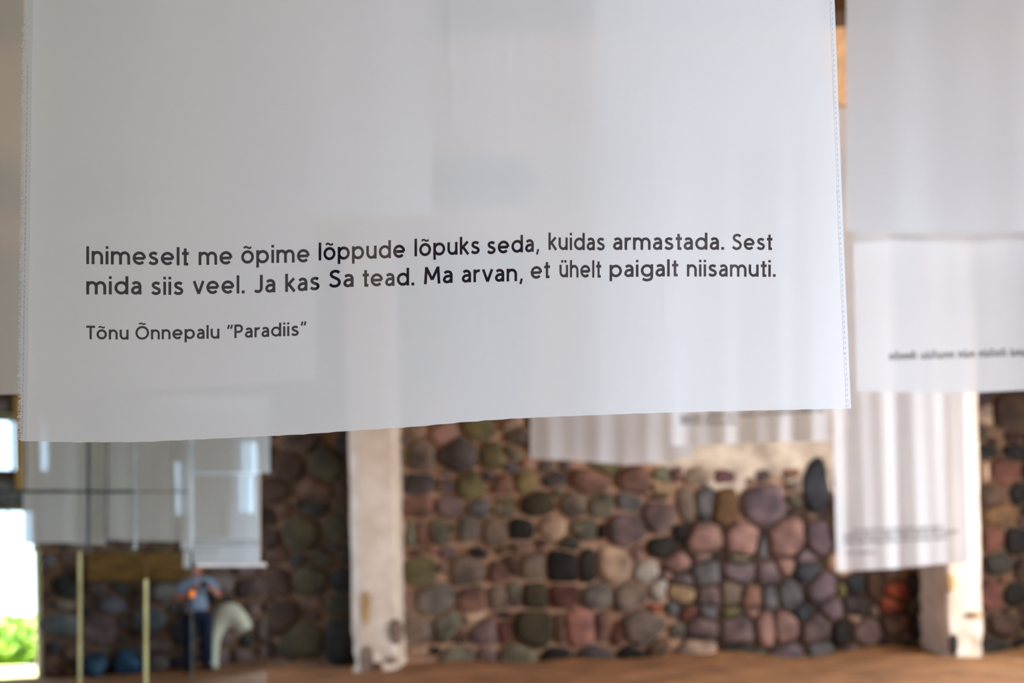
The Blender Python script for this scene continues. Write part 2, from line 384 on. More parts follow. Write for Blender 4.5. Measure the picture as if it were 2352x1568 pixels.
# ------------------------------------------------------------------ white plastered pillars
def pillar(name, x0, x1, depth, cham, foot):
    """plastered pier with a cut left corner and a broken foot; front face at that depth"""
    a = at(x0, 1400, depth).x; b = at(x1, 1400, depth).x
    bm = bmesh.new()
    ring = []
    NZ = 60
    for k in range(NZ + 1):
        z = -.1 + (ROOF + .1) * (k / NZ) ** 1.7
        pts = [(a, depth + cham), (a + cham * .9, depth), (a + (b - a) * .3, depth - .01), (a + (b - a) * .6, depth - .012), (b - .03, depth), (b, depth + .03), (b, WY + .02), (a, WY + .02)]
        f = max(0, 1 - z / foot)
        vs = []
        for i, (x, y) in enumerate(pts):
            j = .035 * f * math.sin(7 * z + i * 2.1) + .025 * f * math.sin(17 * z + i * 1.3)
            vs.append(bm.verts.new((x + j + .005 * math.sin(5 * z + i), y + (j * .8 if i < 6 else 0), z)))
        ring.append(vs)
    n = len(ring[0])
    for p, q in zip(ring, ring[1:]):
        for i in range(n): bm.faces.new((p[i], p[(i + 1) % n], q[(i + 1) % n], q[i]))
    bm.faces.new(ring[-1])
    bmesh.ops.recalc_face_normals(bm, faces=bm.faces)
    return tag(obj(name, bm, M['plaster'], smooth=False), kind='structure')
PD = 15.4
def pier_stones(parent, spots, name):
    bm = bmesh.new(); col = bm.verts.layers.float_color.new('Col')
    rr = random.Random(3)
    for (x, y, w_, h_, k) in spots:
        add_stone(bm, col, at(x, y, PD - .012), ex, ez, Vector((0, -1, 0)), [sup(w_, h_, 2.6, 2 * math.pi * i / 24) * PD / F for i in range(24)], tuple(v * 1.1 for v in lin(C[k])), rr, .05)
    o = obj(name, bm, [M['mortar'], M['stone']], parent)
    return o
pl = pillar('pillar_left', 804, 911, PD, .2, .8)
pier_stones(pl, [(838, 1395, 24, 80, 'ye'), (842, 1515, 32, 66, 'gb'), (910, 1450, 32, 60, 'gb'), (862, 1535, 36, 30, 'br'), (900, 1515, 30, 16, 'pa')], 'exposed_stone')
pr = pillar('pillar_right', 2176, 2256, PD, .04, .7)
pier_stones(pr, [(2184, 1338, 20, 44, 'ye'), (2236, 1412, 40, 16, 'ye'), (2190, 1480, 22, 50, 'dg')], 'exposed_stone')

# ------------------------------------------------------------------ front wall (behind the photographer, seen in the mirror)
FY = -1.3
def opening(xl, xr, yt, yb, floor=False):
    p = reflect_to_wall(xl, yt, FY); q = reflect_to_wall(xr, yb, FY)
    xa, xb = sorted((p.x, q.x)); za, zb = sorted((p.z, q.z))
    return (xa, xb, -.3 if floor else za, zb)
OP_DOOR = opening(-14, 94, 1165, 1520, True)
OP_HIGH = opening(-14, 126, 950, 1086)
OP_W1 = opening(408, 470, 1045, 1184)
OP_W2 = opening(552, 615, 1000, 1184)
OPS = [OP_DOOR, OP_HIGH, OP_W1, OP_W2, (3.4, 4.4, -.3, 2.4)]  # last opening is invented, cut to shape the added key light
bm = bmesh.new(); col = bm.verts.layers.float_color.new('Col')
wall_slab(bm, XL - .6, XR + .6, -.3, ROOF, FY - .6, FY, OPS)
rr = random.Random(21)
pl_ = []
def hole_px(o): return (o[0] * 137, o[1] * 137, -o[3] * 137, -o[2] * 137)
fs = fill_stones(pl_, (-7 * 137, 4 * 137, -5 * 137, -10), [hole_px(o) for o in OPS], ['dg', 'pp', 'gb', 'dpg', 'bg', 'rb', 'gr', 'bb', 'br'], rr, big=(45, 85), tries=16000)
for (x, y, w_, h_, rgb), tab in zip(fs, outlines(fs, 8, 1.12, rr)):
    add_stone(bm, col, Vector((x / 137, FY, -y / 137)), -ex, ez, Vector((0, 1, 0)), [r / 137 for r in tab[15:] + tab[:15]][::1] if False else [tab[(14 - i) % 28] / 137 for i in range(28)], grey(lin(rgb), .5), rr, .08)
tag(obj('wall_front', bm, [M['mortar_dark'], M['stone']]), kind='structure')
def window_frame(name, o, bars):
    bm = bmesh.new(); t = .05; y0, y1 = FY - .45, FY - .38
    xa, xb, za, zb = o
    add_box(bm, (xa, y0, za), (xa + t, y1, zb)); add_box(bm, (xb - t, y0, za), (xb, y1, zb))
    add_box(bm, (xa + t, y0, za), (xb - t, y1, za + t)); add_box(bm, (xa + t, y0, zb - t), (xb - t, y1, zb))
    for k in range(1, bars + 1):
        x = xa + (xb - xa) * k / (bars + 1)
        add_box(bm, (x - .02, y0, za + t), (x + .02, y1, zb - t))
    return tag(obj(name, bm, M['frame']), kind='structure')
window_frame('window_1', OP_W1, 1); window_frame('window_2', OP_W2, 1); window_frame('window_3', OP_HIGH, 2)
for nm, o in (('sky_portal_door', OP_DOOR), ('sky_portal_high', OP_HIGH), ('sky_portal_one', OP_W1), ('sky_portal_two', OP_W2)):
    xc, zc = (o[0] + o[1]) / 2, (max(o[2], 0) + o[3]) / 2
    area(nm, (xc, FY - .62, zc), (xc, 5, zc), o[1] - o[0], o[3] - max(o[2], 0), 1, (1, 1, 1), portal=True)

# side walls with tall windows
def side_wall(name, x0, x1, wins):
    bm = bmesh.new()
    ys = sorted([FY - .6, WY + .8] + [v for w_ in wins for v in w_])
    for ya, yb in zip(ys, ys[1:]):
        if any(abs((ya + yb) / 2 - (u + v) / 2) < .01 for u, v in wins):
            add_box(bm, (x0, ya, -.3), (x1, yb, .78)); add_box(bm, (x0, ya, 3.82), (x1, yb, ROOF))
        else: add_box(bm, (x0, ya, -.3), (x1, yb, ROOF))
    return tag(obj(name, bm, M['mortar']), kind='structure')
side_wall('wall_right', XR, XR + .6, [(1.88, 4.52), (6.88, 9.52), (11.68, 14.32)])
side_wall('wall_left', XL - .6, XL, [(1.98, 4.42), (12.38, 14.82)])

# ------------------------------------------------------------------ floor, ceiling, beams, outdoors
bm = bmesh.new()
nx, ny = 150, 150
gv = []
for j in range(ny + 1):
    row = []
    for i in range(nx + 1):
        x = XL - .6 + (XR - XL + 1.2) * i / nx; y = FY - .6 + (WY + .8 - FY + .6) * j / ny
        z = .035 * math.sin(x * 1.7 + .6 * y) * math.sin(y * 1.3) + .02 * math.sin(x * 4.1 + 1) * math.sin(y * 3.7) + rnd.uniform(-.012, .012)
        if y > WY - .7: z += .10 * max(0, min(1, (x + 1) / 5)) * (y - WY + .7) * (1 + math.sin(x * 2.3))
        if y < 1: z *= .3
        row.append(bm.verts.new((x, y, z)))
    gv.append(row)
for j in range(ny):
    for i in range(nx): bm.faces.new((gv[j][i], gv[j][i + 1], gv[j + 1][i + 1], gv[j + 1][i]))
tag(obj('floor', bm, M['earth'], smooth=True), kind='structure')
bm = bmesh.new()
x = XL - .6
while x < XR + .6:
    add_box(bm, (x, FY - .6, ROOF), (x + .195, WY + .8, ROOF + .05)); x += .2
tag(obj('ceiling', bm, M['planks']), kind='structure')
for i, y in enumerate((-0.2, 4.4, 9.0, 13.2)):
    bm = bmesh.new(); add_box(bm, (XL, y - .14, ROOF - .55), (XR, y + .14, ROOF), .02)
    tag(obj('beam_%d' % (i + 1), bm, M['beam']), kind='structure')
bm = bmesh.new()
add_box(bm, (-45, -60, -.35), (-1.8, FY - .6, -.12))
tag(obj('lawn', bm, M['grass']), kind='structure')
bm = bmesh.new(); add_box(bm, (-1.8, -60, -.35), (30, FY - .6, -.12))
tag(obj('added_ground', bm, M['grey_ground']), kind='structure')  # unseen grey ground, added to keep green bounce light out of the room
def hedge(x, y, w_, h_, seed):
    rr = random.Random(seed); bm = bmesh.new()
    for k in range(900):
        a = rr.uniform(0, 6.28); t = rr.uniform(0, 1) ** .5
        c = Vector((x + w_ * t * math.cos(a), y + w_ * .7 * t * math.sin(a), h_ * (1 - rr.uniform(0, 1) ** 1.3 * 1) * (1 - .5 * t * t)))
        s = rr.uniform(.12, .3)
        n = Vector((rr.uniform(-1, 1), rr.uniform(-1, 1), rr.uniform(-.3, 1))).normalized(); u = n.orthogonal().normalized(); v = n.cross(u)
        bm.faces.new([bm.verts.new(c + u * s * p + v * s * q) for p, q in ((-1, 0), (0, -.45), (1, 0), (0, .45))])
    o = obj('garden_bush', bm, M['leaf'])
    return o
b1 = reflect_to_wall(70, 1400, -7.0); b2 = reflect_to_wall(-10, 1400, -11.0)
for k, (x, y, w_, h_, lb) in enumerate(((b1.x, b1.y, .9, .4, 'low sunlit green bush outside the doorway, mirrored at the far left edge'), (b2.x, b2.y, 1.8, .75, 'taller sunlit green bush farther out beyond the doorway'))):
    tag(hedge(x, y, w_, h_, k), lb, 'bush', 'garden bushes beyond the doorway')

# ochre boards across the high window, golden oak beam under it, blue stones, all on the front wall
p = reflect_to_wall(30, 900, FY + .13); q = reflect_to_wall(91, 1126, FY + .13)
bm = bmesh.new(); add_box(bm, (min(p.x, q.x), FY + .11, min(p.z, q.z)), (max(p.x, q.x), FY + .16, max(p.z, q.z)), .006)
tag(obj('ochre_board', bm, M['ochre']), 'ochre yellow wooden board beside the bright high window, seen in the mirror', 'board')
p = reflect_to_wall(190, 1266, FY + .1); q = reflect_to_wall(438, 1330, FY + .1)
bm = bmesh.new(); add_box(bm, (min(p.x, q.x), FY + .06, min(p.z, q.z)), (max(p.x, q.x), FY + .26, max(p.z, q.z)), .03)
tag(obj('wooden_beam', bm, M['oak']), 'thick golden brown wooden beam across the stone wall, seen in the mirror', 'beam')
for (xa, xb, lb) in ((186, 246, 'dark blue stone on the ground beside the pale seam of the mirror'), (252, 326, 'wider dark blue stone left of the second pale mirror seam')):
    p = reflect_to_wall((xa + xb) / 2, 1515, FY + .34)
    w_ = (xb - xa) / 137 * .4
    bm = bmesh.new(); bmesh.ops.create_icosphere(bm, subdivisions=3, radius=1)
    for v in bm.verts:
        d = v.co.copy(); k = 1 + .12 * math.sin(3 * d.x + 2 * d.z + xa) + .08 * math.sin(5 * d.y + xa)
        v.co = Vector((p.x + d.x * w_ * k, p.y + d.y * .2 * k, .17 + d.z * .2 * k))
    tag(obj('blue_stone', bm, M['bluestone'], smooth=True), lb, 'stone', 'blue stones at the foot of the mirrored wall')

# ------------------------------------------------------------------ the mirror installation
mroot = empty('mirror_screen', (on_mirror(300, 1500).x, on_mirror(300, 1500).y, 0))
tag(mroot, 'tall screen of stacked mirror panels with visible seams, reflecting the photographer and hanging cloths', 'mirror')
FLOORPX = 1712
panels = [(-170, 58, 908, 1127), (61, 202, 908, 1127), (205, 309, 908, 1127), (312, 439, 908, 1127), (442, 620, 908, 1086),
          (-170, 18, 1130, 1262), (21, 202, 1130, 1262), (205, 309, 1130, 1262), (312, 439, 1130, 1262), (442, 597, 1089, 1291),
          (-170, 182, 1265, FLOORPX), (185, 334, 1265, FLOORPX), (337, 439, 1265, FLOORPX), (442, 612, 1302, FLOORPX)]
rr = random.Random(5)
for (x0, x1, y0, y1) in panels:
    pts = [on_mirror(x0, y0), on_mirror(x1, y0), on_mirror(x1, y1), on_mirror(x0, y1)]
    c = sum(pts, Vector()) / 4
    tz = rr.uniform(-.0022, .0022); tx = rr.uniform(-.0015, .0015)
    side = Vector((-MN.y, MN.x, 0))
    q = []
    for p in pts:
        d = p - c
        q.append(p + MN * (tz * d.dot(side) + tx * d.z))
    bm = bmesh.new()
    a = [bm.verts.new(p) for p in q]; b = [bm.verts.new(p - MN * .012) for p in q]
    f = bm.faces.new(a); f.material_index = 0
    if f.normal.dot(MN) < 0: f.normal_flip()
    bm.faces.new(b).material_index = 1
    for i in range(4): bm.faces.new((a[i], b[i], b[(i + 1) % 4], a[(i + 1) % 4])).material_index = 1
    obj('mirror_panel', bm, [M['mirror'], M['mirror_back']], mroot)
def seam(x0, y0, x1, y1, wpx, m, name='seam_strip'):
    d = Vector((x1 - x0, y1 - y0)).normalized(); n = Vector((-d.y, d.x)) * wpx / 2
    pts = [on_mirror(x0 + n.x, y0 + n.y), on_mirror(x1 + n.x, y1 + n.y), on_mirror(x1 - n.x, y1 - n.y), on_mirror(x0 - n.x, y0 - n.y)]
    bm = bmesh.new(); add_prism(bm, [p + MN * .001 for p in pts], MN * .012)
    return obj(name, bm, m, mroot)
seam(203.5, 908, 203.5, 1262, 9, M['dark_metal']); seam(310.5, 908, 310.5, 1262, 9, M['metal']); seam(440.5, 908, 440.5, 1264, 7, M['metal'])
seam(440.5, 1266, 440.5, FLOORPX, 5, M['dark_metal']); seam(183.5, 1265, 183.5, FLOORPX, 7, M['brass']); seam(335.5, 1330, 335.5, FLOORPX, 8, M['brass'])
seam(20, 1128.5, 309, 1128.5, 7, M['dark_metal']); seam(442, 1087.5, 597, 1087.5, 4, M['metal'])
tag(seam(450, 1297, 612, 1297, 9, M['pale_wood'], 'ledge'), 'pale grey ledge')
p = on_mirror(440.5, 1364) + MN * .014  # lamp glint on the seam, painted as an orange blob
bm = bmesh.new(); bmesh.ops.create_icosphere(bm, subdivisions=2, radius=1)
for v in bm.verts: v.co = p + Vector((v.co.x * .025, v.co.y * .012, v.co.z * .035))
tag(obj('orange_glint', bm, M['seam_glint'], mroot, smooth=True), 'small orange glint painted as a spot')
for px in (-160, 120, 380, 590):
    a = on_mirror(px, FLOORPX) - MN * .06; b = on_mirror(px, 912) - MN * .06
    a.z = .0
    bm = bmesh.new(); add_tube(bm, [a, b], .035, 4); obj('support_post', bm, M['batten'], mroot)

# ------------------------------------------------------------------ lettering: a stroke alphabet, x 0.. , y in cap heights
def arc(cx, cy_, rx, ry, a0, a1, n=18):
    return [(cx + rx * math.cos(math.radians(a0 + (a1 - a0) * i / n)), cy_ + ry * math.sin(math.radians(a0 + (a1 - a0) * i / n))) for i in range(n + 1)]
def smooth(p, n=7):
    out_ = []
    q = [p[0]] + p + [p[-1]]
    for i in range(1, len(q) - 2):
        a, b, c_, d = q[i - 1], q[i], q[i + 1], q[i + 2]
        for k in range(n):
            t = k / n
            out_.append(tuple(.5 * (2 * b[j] + (c_[j] - a[j]) * t + (2 * a[j] - 5 * b[j] + 4 * c_[j] - d[j]) * t * t + (3 * b[j] - a[j] - 3 * c_[j] + d[j]) * t ** 3) for j in (0, 1)))
    out_.append(p[-1])
    return out_
HW = .081
o_ = arc(.37, .37, .293, .295, 0, 360, 36)
tilde = (smooth([(.15, .865), (.22, .93), (.30, .935), (.42, .875), (.51, .87), (.58, .935)]), .055)
def dots(*xs): return [([(x, .865), (x, 1.015)], .08) for x in xs]
nn = lambda xl, xr, r: [(xl, .40)] + arc((xl + xr) / 2, .42, (xr - xl) / 2, .245, 175, 0, 16) + [(xr, 0)]
uu = [(.075, .74), (.075, .32)] + arc(.315, .32, .24, .245, 180, 360, 16)
ga = [smooth([(.10, .585), (.19, .65), (.29, .668), (.41, .63), (.475, .53), (.485, .42)]) + [(.485, 0)],
      smooth([(.485, .40), (.32, .412), (.17, .375), (.085, .25), (.11, .13), (.23, .07), (.36, .10), (.485, .22)])]
G = {
 'I': ([[(.075, 0), (.075, 1)]]), 'l': [[(.075, 0), (.075, 1.02)]],
 'i': [[(.075, 0), (.075, .74)]] + dots(.075),
 'n': [[(.075, 0), (.075, .74)], nn(.075, .555, 0)],
 'm': [[(.075, 0), (.075, .74)], nn(.075, .53, 0), nn(.53, .985, 0)],
 'h': [[(.075, 0), (.075, 1.02)], nn(.075, .555, 0)],
 'u': [uu, [(.555, .74), (.555, 0)]],
 'ü': [uu, [(.555, .74), (.555, 0)]] + dots(.20, .44),
 'o': [o_], 'õ': [o_, tilde],
 'e': [[(.10, .36), (.665, .36)], arc(.37, .37, .293, .295, -2, 318, 34)],
 's': [smooth([(.46, .595), (.385, .65), (.28, .668), (.15, .63), (.105, .53), (.17, .435), (.30, .375), (.43, .305), (.465, .20), (.40, .105), (.27, .072), (.14, .095), (.05, .17)])],
 'a': ga,
 'd': [o_, [(.665, 0), (.665, 1.02)]], 'p': [o_, [(.075, -.24), (.075, .74)]],
 'g': [o_, [(.665, .74), (.665, .02)] + smooth([(.665, .02), (.61, -.13), (.42, -.20), (.25, -.185), (.11, -.12)])[1:]],
 't': [[(.20, .95), (.20, .0)], [(.02, .665), (.40, .665)], [(.20, .073), (.37, .073)]],
 'k': [[(.075, 0), (.075, 1.02)], [(.50, .74), (.12, .355)], [(.19, .44), (.53, 0)]],
 'v': [[(.04, .74), (.31, .02)], [(.58, .74), (.31, .02)]],
 'r': [[(.075, 0), (.075, .74)], [(.075, .40)] + arc(.315, .42, .24, .245, 175, 72, 10)],
 '.': [([(.09, 0), (.09, .165)], .088)], ',': [([(.14, .15), (.05, -.17)], .065)],
 'S': [smooth([(.57, .83), (.47, .905), (.34, .925), (.19, .88), (.125, .76), (.18, .635), (.34, .545), (.51, .445), (.575, .30), (.51, .145), (.35, .075), (.18, .10), (.05, .20)])],
 'J': [[(.40, 1)] + smooth([(.40, .30), (.375, .16), (.27, .075), (.15, .075), (.04, .135)])],
 'M': [[(.075, 0), (.14, 1)], [(.14, .96), (.47, .24)], [(.80, .96), (.47, .24)], [(.865, 0), (.80, 1)]],
 'T': [[(0, .925), (.64, .925)], [(.32, 0), (.32, .93)]],
 'Õ': [arc(.49, .5, .415, .425, 0, 360, 44), ([(x * 1.05 + .11, y + .27) for x, y in tilde[0]], .058)],
 'P': [[(.075, 0), (.075, 1)], [(.075, .925), (.33, .925)] + arc(.33, .69, .22, .235, 90, -90, 16) + [(.075, .455)]],
 '“': [([(.07, .70), (.15, 1.0)], .07), ([(.29, .70), (.37, 1.0)], .07)],
 '”': [([(.15, 1.04), (.07, .74)], .07), ([(.37, 1.04), (.29, .74)], .07)],
}
def stroke_polys(s):
    """outline pieces (quads along the stroke) of one centre line"""
    pts, hw = s if isinstance(s, tuple) and isinstance(s[0], list) else (s, HW)
    P = [Vector(p) for p in pts]
    closed = (P[0] - P[-1]).length < 1e-6
    n = len(P)
    L, Rr = [], []
    for i in range(n):
        if closed: d = (P[(i + 1) % (n - 1)] - P[(i - 1) % (n - 1)])
        else: d = P[min(i + 1, n - 1)] - P[max(i - 1, 0)]
        d.normalize(); nv = Vector((-d.y, d.x)) * hw
        L.append(P[i] + nv); Rr.append(P[i] - nv)
    return [[L[i], L[i + 1], Rr[i + 1], Rr[i]] for i in range(n - 1)]
def word_polys(word, gap=.135):
    res = []; x = 0
    for ch in word:
        polys = [q for s in G[ch] for q in stroke_polys(s)]
        lo = min(v.x for q in polys for v in q); hi = max(v.x for q in polys for v in q)
        for q in polys: res.append([Vector((v.x - lo + x, v.y)) for v in q])
        tight = gap * (.75 if ch in 'rtkvT.,"“' else 1)
        x += hi - lo + tight
    hi = max(v.x for q in res for v in q)
    return res, hi
# word, left, right, baseline left, baseline right, cap height (photo pixels on the cloth)
TEXT = [('Inimeselt', 198.1, 433.7, 606.3, 609.4, 41), ('me', 456.1, 533.8, 608.7, 606.8, 41), ('õpime', 554, 711.3, 605.5, 602, 41), ('lõppude', 731.9, 930.6, 598, 591.5, 40.5),
        ('lõpuks', 952, 1101.8, 588.8, 582.8, 40), ('seda,', 1118.8, 1238.6, 583.5, 577.5, 39.5), ('kuidas', 1259.7, 1389, 573.7, 574.8, 39), ('armastada.', 1408, 1663.2, 573.7, 573.4, 38.5), ('Sest', 1681.4, 1774.3, 573.8, 573.8, 37),
        ('mida', 198, 325, 675.9, 676, 41), ('siis', 347.3, 421, 677, 677, 41), ('veel.', 442.7, 562, 675.6, 673.6, 41), ('Ja', 583.7, 632.5, 672.5, 671, 41), ('kas', 655, 734, 670.5, 665.5, 41), ('Sa', 755.3, 812.4, 660.6, 658.6, 40.5),
        ('tead.', 833, 951.6, 658.2, 655.2, 40), ('Ma', 973.7, 1039.7, 652.8, 649.5, 39.5), ('arvan,', 1060.7, 1201, 648.7, 645.3, 39.5), ('et', 1218.9, 1263.3, 640.6, 638.2, 39), ('ühelt', 1285, 1381, 636.7, 637.3, 39), ('paigalt', 1400, 1558, 636.5, 634.3, 38.5), ('niisamuti.', 1577.6, 1781.6, 634.8, 635.6, 38),
        ('Tõnu', 198, 295.3, 778.8, 779.8, 31), ('Õnnepalu', 311, 504, 779.8, 777.4, 31), ('“Paradiis”', 521.5, 704, 777, 770, 31)]
POLYS = []
for (wd, xl, xr, yl, yr, cap) in TEXT:
    ps, wid = word_polys(wd)
    for q in ps:
        POLYS.append([Vector((xl + (xr - xl) * v.x / wid, yl + (yr - yl) * v.x / wid - v.y * cap)) for v in q])

# ------------------------------------------------------------------ the front cloth
def interp(tab, t):
    if t <= tab[0][0]: (a, b), (c_, d) = tab[0], tab[1]
    elif t >= tab[-1][0]: (a, b), (c_, d) = tab[-2], tab[-1]
    else:
        for (a, b), (c_, d) in zip(tab, tab[1:]):
            if a <= t <= c_: break
    return b + (d - b) * (t - a) / (c_ - a)
LEFT = [(0, 61), (500, 54.5), (1012, 47)]           # y -> x
RIGHT = [(0, 1917), (560, 1938), (938, 1955)]
BOT = [(47, 1012), (180, 1015.5), (320, 1015), (560, 1004), (700, 997), (820, 988), (950, 980), (1090, 967), (1180, 961), (1270, 957), (1500, 948), (1700, 943), (1955, 938)]
TOPY = -1900
CREASE = [((1026, 0), (1046, 330), .0015, 5, -400, 330), ((538, 0), (556, 480), .0005, 7, -300, 430), ((1094, 600), (1130, 950), .0006, 6, 640, 1000), ((1478, 0), (1546, 950), .0007, 7, -900, 1000)]
def fold(x, y):
    d = 0
    for (x0, sl, wd, am) in ((640, .0, 120, .010), (860, .01, 95, -.010), (1150, .02, 130, .012), (1350, .02, 85, -.010), (1660, .04, 170, .008), (330, -.02, 150, .008), (120, -.03, 60, -.006)):
        t = (x - x0 - sl * y) / wd
        d += am * math.exp(-t * t)
    d += .004 * math.sin(x / 210 + .4) + .0022 * math.sin(x / 67 + y / 900 + 1.1)
    for (a, b, am, wd, y0, y1) in CREASE:
        xc = a[0] + (b[0] - a[0]) * (y - a[1]) / (b[1] - a[1])
        fade = max(0, min(1, (y - y0) / 120)) * max(0, min(1, (y1 - y) / 120))
        t = (x - xc) / wd
        d += -am * fade * math.exp(-t * t) + am * 3 * fade * math.tanh((x - xc) / 45) * math.exp(-((x - xc) / 150) ** 2)
    return d
def cloth_pt(x, y): return at(x, y, D0 + fold(x, y))

verts = []; edges = []; faces = []
def addv(x, y): verts.append(Vector((x, y))); return len(verts) - 1
# border
bd = []
ys = [TOPY + (1012 - TOPY) * k / 90 for k in range(91)]
lft = [(interp(LEFT, y), y) for y in ys]
rgt = [(interp(RIGHT, y), y) for y in [TOPY + (938 - TOPY) * k / 90 for k in range(91)]]
bot = [(x, interp(BOT, x)) for x in [47 + (1955 - 47) * k / 100 for k in range(1, 100)]]
bot = [(x, y + (.6 * math.sin(x / 9) + 1.6 * math.exp(-((x - 1092) / 5) ** 2))) for x, y in bot]
top = [(x, TOPY) for x in [rgt[0][0] + (lft[0][0] - rgt[0][0]) * k / 40 for k in range(1, 40)]]
border = lft + bot + rgt[::-1] + top
i0 = len(verts)
for p in border: addv(*p)
faces.append(list(range(i0, i0 + len(border))))
# interior grid
y = TOPY + 60
while y < 1005:
    step = 24 if y > -260 else 90
    xl, xr = interp(LEFT, y) + 14, interp(RIGHT, y) - 14
    n = int((xr - xl) / (12 if y > -260 else 40))
    for k in range(n + 1):
        x = xl + (xr - xl) * k / n
        if y < interp(BOT, min(max(x, 47), 1955)) - 10: addv(x, y)
    y += step
for q in POLYS:
    i0 = len(verts)
    for v in q: addv(v.x, v.y)
    for k in range(4):
        if (q[k] - q[(k + 1) % 4]).length > 1e-3: edges.append((i0 + k, i0 + (k + 1) % 4))
a = sum(border[i][0] * border[(i + 1) % len(border)][1] - border[(i + 1) % len(border)][0] * border[i][1] for i in range(len(border)))
if a < 0: faces[0] = faces[0][::-1]
cv, ce, cf, ov, oe, of = geometry.delaunay_2d_cdt(verts, edges, faces, 1, 1e-4)
def cloth_mesh(name, fs, mt, parent):
    used = sorted({i for f in fs for i in f}); mp = {i: k for k, i in enumerate(used)}
    me = bpy.data.meshes.new(name)
    me.from_pydata([cloth_pt(cv[i].x, cv[i].y) for i in used], [], [[mp[i] for i in f] for f in fs])
    me.materials.append(mt)
    for p in me.polygons: p.use_smooth = True
    nrm = []
    for i in used:
        x, y = cv[i].x, cv[i].y
        du = cloth_pt(x + 1, y) - cloth_pt(x - 1, y); dv = cloth_pt(x, y + 1) - cloth_pt(x, y - 1)
        nn_ = du.cross(dv).normalized()
        if nn_.y > 0: nn_ = -nn_
        nrm.append(nn_)
    me.update()
    if me.polygons[0].normal.y > 0: me.flip_normals()
    me.normals_split_custom_set_from_vertices(nrm)
    return link_mesh(name, me, parent)
BINS = {}
for q in POLYS:
    x0, x1 = min(v.x for v in q), max(v.x for v in q); y0, y1 = min(v.y for v in q), max(v.y for v in q)
    for bx in range(int(x0 // 16), int(x1 // 16) + 1):
        for by in range(int(y0 // 16), int(y1 // 16) + 1): BINS.setdefault((bx, by), []).append(q)
def in_tri(p, a, b, c):
    d1 = (p - a).cross(b - a); d2 = (p - b).cross(c - b); d3 = (p - c).cross(a - c)
    return (d1 >= 0 and d2 >= 0 and d3 >= 0) or (d1 <= 0 and d2 <= 0 and d3 <= 0)
def is_ink(f):
    c = sum((cv[i] for i in f), Vector((0, 0))) / len(f)
    return any(in_tri(c, q[0], q[1], q[2]) or in_tri(c, q[0], q[2], q[3]) for q in BINS.get((int(c.x // 16), int(c.y // 16)), ()))
plain, inked = [], []
for f in cf: (inked if is_ink(f) else plain).append(f)

def hang(root, pa, pb, ztop):
    """pine batten along the top edge and two cords up to the ceiling"""
    bm = bmesh.new()
    d = (pb - pa).normalized()
    add_tube(bm, [pa - d * .05, pb + d * .05], .018, 8); obj('batten', bm, M['batten'], root)
    for t in (.08, .92):
        p = pa.lerp(pb, t)
        bm = bmesh.new(); add_tube(bm, [p, Vector((p.x, p.y, ztop))], .004, 6); obj('cord', bm, M['cord'], root)
mid = cloth_pt(1000, 980)
root = empty('text_banner', mid)
tag(root, 'large sharp white cloth in front printed with two lines of dark text and a name', 'banner', 'white cloths hanging from the ceiling')
cloth_mesh('cloth', plain, M['cloth'], root)
def low(f): return sum(cv[i].y for i in f) / len(f) > 712
tag(cloth_mesh('printed_lettering', [f for f in inked if not low(f)], M['ink'], root), 'two lines of dark printed text')
tag(cloth_mesh('printed_lettering', [f for f in inked if low(f)], M['ink'], root), 'smaller dark printed name')
hang(root, cloth_pt(lft[0][0], TOPY), cloth_pt(rgt[0][0], TOPY), ROOF)
# doubled hem down the left edge
bm = bmesh.new(); prev = None
for k in range(0, 121):
    y = -700 + (1011 + 700) * k / 120
    x = interp(LEFT, y)
    a = bm.verts.new(at(x + 1, y, D0 + fold(x, y) - .0012)); b = bm.verts.new(at(x + 15 + .4 * math.sin(y / 40), y, D0 + fold(x + 15, y) - .0012))
    if prev: bm.faces.new((prev[0], prev[1], b, a))
    prev = (a, b)
obj('selvedge_hem', bm, M['hem'], root, smooth=True)
bm = bmesh.new()
y = -200.0
while y < 1010:
    x = interp(LEFT, y); ln = rnd.uniform(5, 12); dy = rnd.uniform(-3, 8); ww = rnd.uniform(.7, 1.5)
    z = D0 + fold(x, y)
    pts = [(x + 1, y, z), (x + 1, y + ww, z), (x - ln * .6, y + ww + dy * .4, z + .001), (x - ln, y + dy + ww * .4, z - .002), (x - ln * .6, y + dy * .4, z + .001)]
    bm.faces.new([bm.verts.new(at(*p)) for p in pts])
    y += rnd.uniform(1.0, 2.6)
tag(obj('frayed_edge', bm, M['thread'], root), 'frayed threads')
for (tab, off, y0, y1) in ((RIGHT, -7, -200, 934), (LEFT, 4, 150, 1000)):
    y = y0; bm = bmesh.new()
    while y < y1:
        x = interp(tab, y) + off; z = D0 + fold(x, y) - .0022
        bm.faces.new([bm.verts.new(at(px, py, z)) for px, py in ((x - .6, y), (x + .6, y), (x + .8, y + 6), (x - .4, y + 6))])
        y += 12
    obj('hem_stitching', bm, M['stitch'], root)

